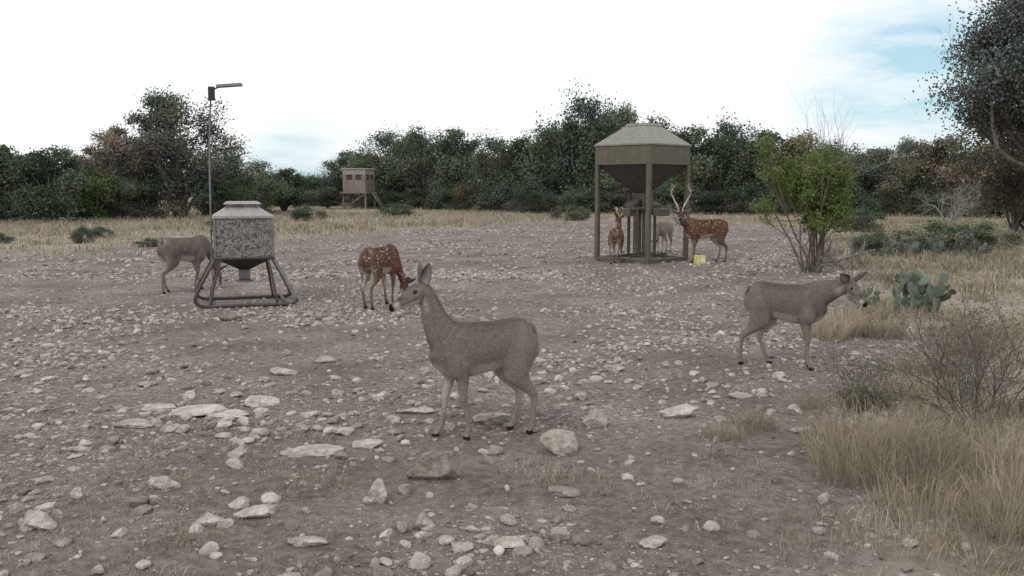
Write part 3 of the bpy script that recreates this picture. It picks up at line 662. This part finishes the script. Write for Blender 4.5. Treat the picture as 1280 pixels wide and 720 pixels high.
    for s_ in (1, -1):
        b = H0 + d * .005 + up * .034 + lat * s_ * .030; ld = nrm(up * ear[0] + lat * s_ * ear[1] + d * ear[2])
        fc = d * .75 + lat * s_ * eface; face = nrm(fc - ld * np.dot(fc, ld)); sd_ = np.cross(ld, face)
        nu, nw = 12, 9
        for side in (0, 1):
            V = []
            for i in range(nu):
                u = i / (nu - 1); wd = .042 * earlen * (math.sin(math.pi * min(1, .16 + .84 * u)) ** .75 * (1 - .25 * u)) + .001
                for j in range(nw):
                    q = -1 + 2 * j / (nw - 1)
                    V.append(b + ld * .155 * earlen * u + sd_ * wd * q - face * (.026 * (1 - q * q) * math.sin(math.pi * min(1, .2 + u * .8))) - face * (.006 * side * (1 - abs(q) ** 3)))
            F = []
            for i in range(nu - 1):
                for j in range(nw - 1):
                    p = i * nw + j; F += [(p, p + 1, p + nw + 1), (p, p + nw + 1, p + nw)]
            if side: cc = np.tile(base * .7, (len(V), 1))
            else:
                q = np.tile(np.abs(np.linspace(-1, 1, nw)), nu)[:, None]; cc = (white * .5) * (1 - q ** 2) + base * .35 * q ** 2
            mb.add(np.array(V), np.array(F), np.hstack([cc, np.zeros((len(cc), 1))]), 0)
    if antler:
        k = antler
        for s_ in (1, -1):
            def P_(l, u, bk): return H0 + lat * s_ * l * (k if l > .05 else 1) + up * (.03 + (u - .03) * k) - d * bk * k
            for pts, r0, r1 in (([(.03, .03, 0), (.06, .12, .05), (.13, .25, .11), (.19, .40, .10), (.19, .54, .03), (.15, .62, -.02)], .015, .005),
                                ([(.045, .08, .02), (.06, .13, -.05), (.055, .23, -.08)], .010, .003), ([(.19, .42, .09), (.15, .50, .13), (.12, .55, .13)], .008, .003)):
                D = catmull([P_(*p) for p in pts], 4); rr = np.linspace(r0, r1, len(D)); V, F = loft(D, rr, rr, (.3, 1, .1), 10); mb.add(V, F, (.50, .44, .36), 3)
    if hairs:
        I = tr[rng.integers(0, len(tr), hairs)]; wgt = rng.dirichlet((1, 1, 1), hairs)[..., None]
        p = (co[I] * wgt).sum(1); nn = nrm((no[I] * wgt).sum(1)); cc = (C[I] * wgt).sum(1) * rng.uniform(.6, 1.7, (hairs, 1))
        lb = lab[I[:, 0]]
        flow = np.where((lb == 0)[:, None], np.array([[-1, 0, -.45]]), np.where(((lb >= 3) & (lb <= 6))[:, None], np.array([[-.15, 0, -1.]]), np.where((lb == 1)[:, None], nrm(np.array([neck[0, :3] - poll])), -d[None])))
        flow = nrm(flow - nn * (flow * nn).sum(1, keepdims=True)); tip = nrm(flow + nn * rng.uniform(.12, .4, (hairs, 1)) + rng.normal(0, .16, (hairs, 3)))
        Ln = np.where(lb == 2, .007, np.where((lb >= 3) & (lb <= 6), .009, .018)) * rng.uniform(.6, 1.3, hairs); Ln = np.where(p[:, 2] < .045, .002, Ln)
        sd2 = nrm(np.cross(tip, nn)) * .0013
        V = np.stack([p - sd2, p + sd2, p + tip * Ln[:, None]], 1).reshape(-1, 3); F = np.arange(hairs * 3).reshape(-1, 3)
        mb.add(V, F, np.repeat(cc, 3, 0), 1)
    o = mb.obj(name, [M_afur if ax else M_wfur, M_hair, M_eye, M_antler])
    o.location = (loc[0], loc[1], float(height(loc[0], loc[1])) - .004); o.rotation_euler = (0, 0, math.radians(heading)); o.scale = (scale * xs, scale, scale)
    return o
N0 = [(.15, 0, .59, .12, .07), (.245, 0, .655, .125, .080)]
build_deer("white_tailed_deer", 'wt', (-.20, 5.78), 201, 1., N0 + [(.310, 0, .75, .096, .064), (.35, 0, .85, .070, .053), (.378, 0, .93, .057, .048), (.40, 0, .97, .050, .044)], (1, .12, -.34), feet=(-.09, .09, -.04, .05), voxel=.005, hairs=110000, ear=(.85, .42, -.45), seed=1)
build_deer("white_tailed_deer", 'wt', (2.45, 8.1), -28, 1.0, [(.15, 0, .60, .12, .07), (.25, 0, .655, .125, .080), (.36, -.0, .70, .097, .067), (.45, -.01, .735, .075, .057), (.52, -.025, .768, .058, .048), (.545, -.03, .776, .050, .044)], (.8, -.50, -.60), feet=(-.02, .03, .12, -.13), voxel=.0055, hairs=80000, ear=(.55, 1., -.05), seed=2, tone=.88, earlen=1.15, eface=.15)
GR = N0 + [(.345, 0, .60, .09, .062), (.43, 0, .46, .065, .05), (.49, 0, .32, .052, .044), (.51, 0, .255, .047, .042)]
build_deer("white_tailed_deer", 'wt', (-5.02, 14.1), 48, 1.12, GR, (.35, 0, -1), feet=(.08, -.1, .05, -.1), voxel=.008, seed=3, tone=.74)
build_deer("white_tailed_deer", 'wt', (3.72, 22.6), 235, 1., GR, (.35, 0, -1), feet=(.05, -.05, .05, -.05), voxel=.01, seed=4, tone=1.1)
GR2 = N0 + [(.33, -.02, .56, .09, .062), (.37, -.05, .44, .065, .05), (.39, -.09, .32, .052, .044), (.40, -.11, .26, .047, .042)]
build_deer("axis_deer", 'axis', (-1.76, 12.3), 66, 1.08, GR2, (.15, -.15, -1), feet=(.05, -.03, .03, -.05), voxel=.008, seed=5)
build_deer("axis_deer", 'axis', (4.08, 19.5), 190, 1.22, N0 + [(.34, .0, .72, .10, .07), (.40, .03, .79, .075, .058), (.44, .055, .84, .06, .05), (.455, .075, .86, .052, .046)], (.35, .95, -.28), feet=(.03, -.03, -.04, .05), voxel=.009, antler=.84, ear=(.3, 1.1, -.3), seed=6, xs=1.04)
build_deer("axis_deer", 'axis', (2.20, 19.35), 75, 1.02, N0 + [(.32, 0, .74, .09, .06), (.36, 0, .83, .062, .05), (.385, 0, .90, .052, .045), (.40, 0, .92, .048, .042)], (.9, .5, -.1), feet=(.0, -.0, .03, -.03), voxel=.009, antler=.38, seed=7)

# ------------------------------------------------------------------ box feeder on runners
M_camo = mat_camo(); M_lid = mat_paint("galvanised_lid", (.27, .26, .25), (.36, .35, .335), .45, .2)
M_leg = mat_paint("dark_steel", (.045, .035, .033), (.10, .08, .075), .5, .2); M_leg2 = mat_paint("worn_grey_steel", (.13, .12, .12), (.22, .21, .21), .5, .2)
M_blk = mat_paint("black_plastic", (.02, .02, .02), (.045, .045, .05), .5)
fd = empty("deer_feeder", (-3.68, 12.6, float(height(-3.68, 12.6))), math.radians(18))
V, Q = box_vf(.75, .75, .65, 1.17); part("hopper_box", fd, V, Q, M_camo, .01)
V, Q = box_vf(.79, .79, 1.172, 1.20); part("rim_top", fd, V, Q, M_lid)
V, Q = box_vf(.77, .77, .63, .655); part("rim_bottom", fd, V, Q, M_leg)
V, Q = box_vf(.79, .79, 1.202, 1.315, .44, .44); part("lid_slope", fd, V, Q, M_lid, .008)
V, Q = box_vf(.44, .44, 1.317, 1.355, .42, .42); part("lid_neck", fd, V, Q, M_camo, .004)
V, Q = box_vf(.50, .50, 1.357, 1.395, .40, .40); part("lid_cap", fd, V, Q, M_lid, .01)
for sx in (-1, 1):
    for sy in (-1, 1):
        V, Q = box_vf(.03, .03, .655, 1.17, cx=sx * .373, cy=sy * .373); part("corner_trim", fd, V, Q, M_leg2, .003)
V, Q = box_vf(.14, .14, .47, .63, .72, .72); part("funnel", fd, V, Q, M_blk, .006)
part("motor_housing", fd, *[x for x in box_vf(.15, .13, .33, .468)], M_leg2, .01)
V, F = loft([(0, 0, .30), (0, 0, .328)], .12, .12, (0, 1, 0), 20); part("spinner_plate", fd, V, F, M_leg2, 0)
for sy in (-1, 1):
    tube("runner", fd, [(-.36, sy * .34, .66), (-.46, sy * .40, .50), (-.60, sy * .46, .24), (-.64, sy * .47, .10), (-.56, sy * .48, .03), (-.40, sy * .48, .022), (0, sy * .48, .022), (.40, sy * .48, .022), (.60, sy * .48, .03), (.665, sy * .475, .10)], .024, M_leg, 5)
    tube("leg_right", fd, [(.36, sy * .34, .66), (.50, sy * .40, .40), (.66, sy * .47, .05)], .026, M_leg2, 4)
    tube("brace_left", fd, [(-.30, sy * .36, .64), (-.40, sy * .44, .30), (-.46, sy * .475, .03)], .016, M_leg, 4)
    tube("brace_right", fd, [(.30, sy * .36, .64), (.36, sy * .44, .30), (.40, sy * .475, .03)], .016, M_leg, 4)
for x_ in (-.45, .5): tube("crossbar", fd, [(x_, -.48, .045), (x_, .48, .045)], .02, M_leg, 1)
tube("mast", fd, [(-.42, .02, .04), (-.415, .02, 1.2), (-.40, .02, 2.1), (-.36, .02, 2.80)], .011, M_leg2, 5)
tube("mast_bracket", fd, [(-.38, .02, 1.0), (-.43, .02, 1.0)], .012, M_leg, 1)
V, Q = box_vf(.09, .07, 2.74, 2.92, cx=-.35, cy=.0); part("cellular_unit", fd, V, Q, M_blk, .008)
tube("panel_arm", fd, [(-.33, 0, 2.88), (-.22, 0, 2.93), (-.12, 0, 2.93)], .01, M_blk, 3)
V, Q = box_vf(.34, .24, 0, .018); p_ = part("solar_panel", fd, V, Q, M_blk, .004); p_.location = (-.12, 0, 2.935); p_.rotation_euler = (math.radians(14), math.radians(-6), 0)

# ------------------------------------------------------------------ tall protein feeder
M_ol = mat_paint("olive_paint", (.085, .075, .05), (.12, .108, .075), .5); M_ol2 = mat_paint("olive_roof", (.17, .168, .14), (.23, .228, .19), .5)
M_old = mat_paint("dark_olive_paint", (.05, .042, .035), (.075, .065, .052), .6)
pf = empty("protein_feeder", (2.83, 20.1, float(height(2.83, 20.1))), math.radians(45))
h = .685
for sx in (-1, 1):
    for sy in (-1, 1):
        V, Q = box_vf(.09, .09, -.02, 2.06, cx=sx * h, cy=sy * h); part("post", pf, V, Q, M_ol, .006)
        V, Q = box_vf(.05, .05, .10, 1.47, cx=sx * .2, cy=sy * .2); part("inner_post", pf, V, Q, M_old, .004)
V, Q = box_vf(1.46, 1.46, 2.062, 2.46); part("hopper_body", pf, V, Q, M_ol, .012)
V, Q = box_vf(1.50, 1.50, 2.462, 2.49); part("eave_rim", pf, V, Q, M_ol2, .004)
V, Q = box_vf(1.50, 1.50, 2.492, 2.89, .56, .56); part("roof", pf, V, Q, M_ol2, .008)
V, Q = box_vf(.58, .58, 2.892, 2.95, .50, .50); part("roof_cap", pf, V, Q, M_ol2, .008)
V, Q = box_vf(.26, .26, 1.47, 2.06, 1.36, 1.36); part("funnel", pf, V, Q, M_old, .008)
V, Q = box_vf(.30, .30, 1.12, 1.468); part("distribution_box", pf, V, Q, M_old, .008)
for k in range(4):
    a = k * math.pi / 2; c, s = math.cos(a), math.sin(a)
    def rot(V): V = np.array(V); return np.stack([V[:, 0] * c - V[:, 1] * s, V[:, 0] * s + V[:, 1] * c, V[:, 2]], 1)
    V, Q = box_vf(.16, .22, 0, .14); V = np.array([(x_ + .30, y_, z_ + 1.20 - (.12 if x_ > 0 else 0)) for x_, y_, z_ in V * (1.6, 1, 1)]); part("chute", pf, rot(V), Q, M_old, .006)
    V, Q = box_vf(.20, .30, .98, 1.14, .24, .34, cx=.52); part("feed_trough", pf, rot(V), Q, M_ol, .006)
    V, Q = box_vf(.07, 1.28, .02, .09, cx=h); part("base_rail", pf, rot(V), Q, M_ol, .005)
for q in (-1, 1):
    V, Q = box_vf(1.28, .05, .10, .145, cy=q * .2); part("floor_bar", pf, V, Q, M_old, .004)
    V, Q = box_vf(1.28, .05, 1.12, 1.17, cy=q * .245); part("trough_bar", pf, V, Q, M_ol, .004)

# ------------------------------------------------------------------ hunting blind
M_bl = mat_paint("weathered_brown_panel", (.15, .125, .11), (.22, .19, .17), .8, 0, 1.5); M_bl2 = mat_paint("blind_roof", (.24, .215, .195), (.31, .285, .26), .8)
hb = empty("hunting_blind", (-12.4, 75, float(height(-12.4, 75)) - .1), math.radians(-14))
V, Q = box_vf(1.95, 1.95, 1.45, 2.45); part("cabin_lower", hb, V, Q, M_bl, .02)
V, Q = box_vf(1.90, 1.90, 2.46, 2.85); part("dark_interior_block", hb, V * (.97, .97, 1), Q, M_blk, 0)  # solid block, black plastic colour stands in for shade inside the window openings
for sx in (-1, 0, 1):
    for sy in (-1, 0, 1):
        if sx or sy:
            V, Q = box_vf(.34 if sx or not sy else .3, .34, 2.452, 2.86, cx=sx * .81, cy=sy * .81); part("window_pillar", hb, V, Q, M_bl, .01)
V, Q = box_vf(1.95, 1.95, 2.862, 3.28); part("cabin_upper", hb, V, Q, M_bl2, .02)
V, Q = box_vf(2.15, 2.15, 3.285, 3.36, 2.0, 2.0); part("roof", hb, V, Q, M_bl2, .02)
V, Q = box_vf(2.3, 2.3, 1.36, 1.446); part("deck", hb, V, Q, M_bl, .01)
for sx in (-1, 1):
    for sy in (-1, 1):
        V, Q = box_vf(.12, .12, 0, 1.358, cx=sx * .95, cy=sy * .95); part("leg", hb, V, Q, M_bl, .01)
    tube("brace", hb, [(-.95, sx * 1.03, .15), (.95, sx * 1.03, 1.3)], .04, M_bl, 1)
for k in (0, 1): tube("ladder_rail", hb, [(1.2, -.25 + k * .5, 1.5), (2.2, -.25 + k * .5, 0)], .04, M_bl, 1)
for k in range(5): tube("ladder_rung", hb, [(1.3 + k * .18, -.25, 1.34 - k * .27), (1.3 + k * .18, .25, 1.34 - k * .27)], .03, M_bl, 1)

# ------------------------------------------------------------------ mineral block
M_y = mat_paint("yellow_block", (.55, .50, .10), (.7, .66, .2), .8); M_wp = mat_paint("white_wrapper", (.6, .6, .5), (.75, .74, .62), .6)
bk = empty("mineral_block", (3.92, 19.15, float(height(3.92, 19.15))), math.radians(12))
V, Q = box_vf(.20, .18, -.01, .17); part("block", bk, V, Q, M_y, .015)
V, Q = box_vf(.14, .004, .04, .13, cy=-.0925); part("label", bk, V, Q, M_wp, 0)
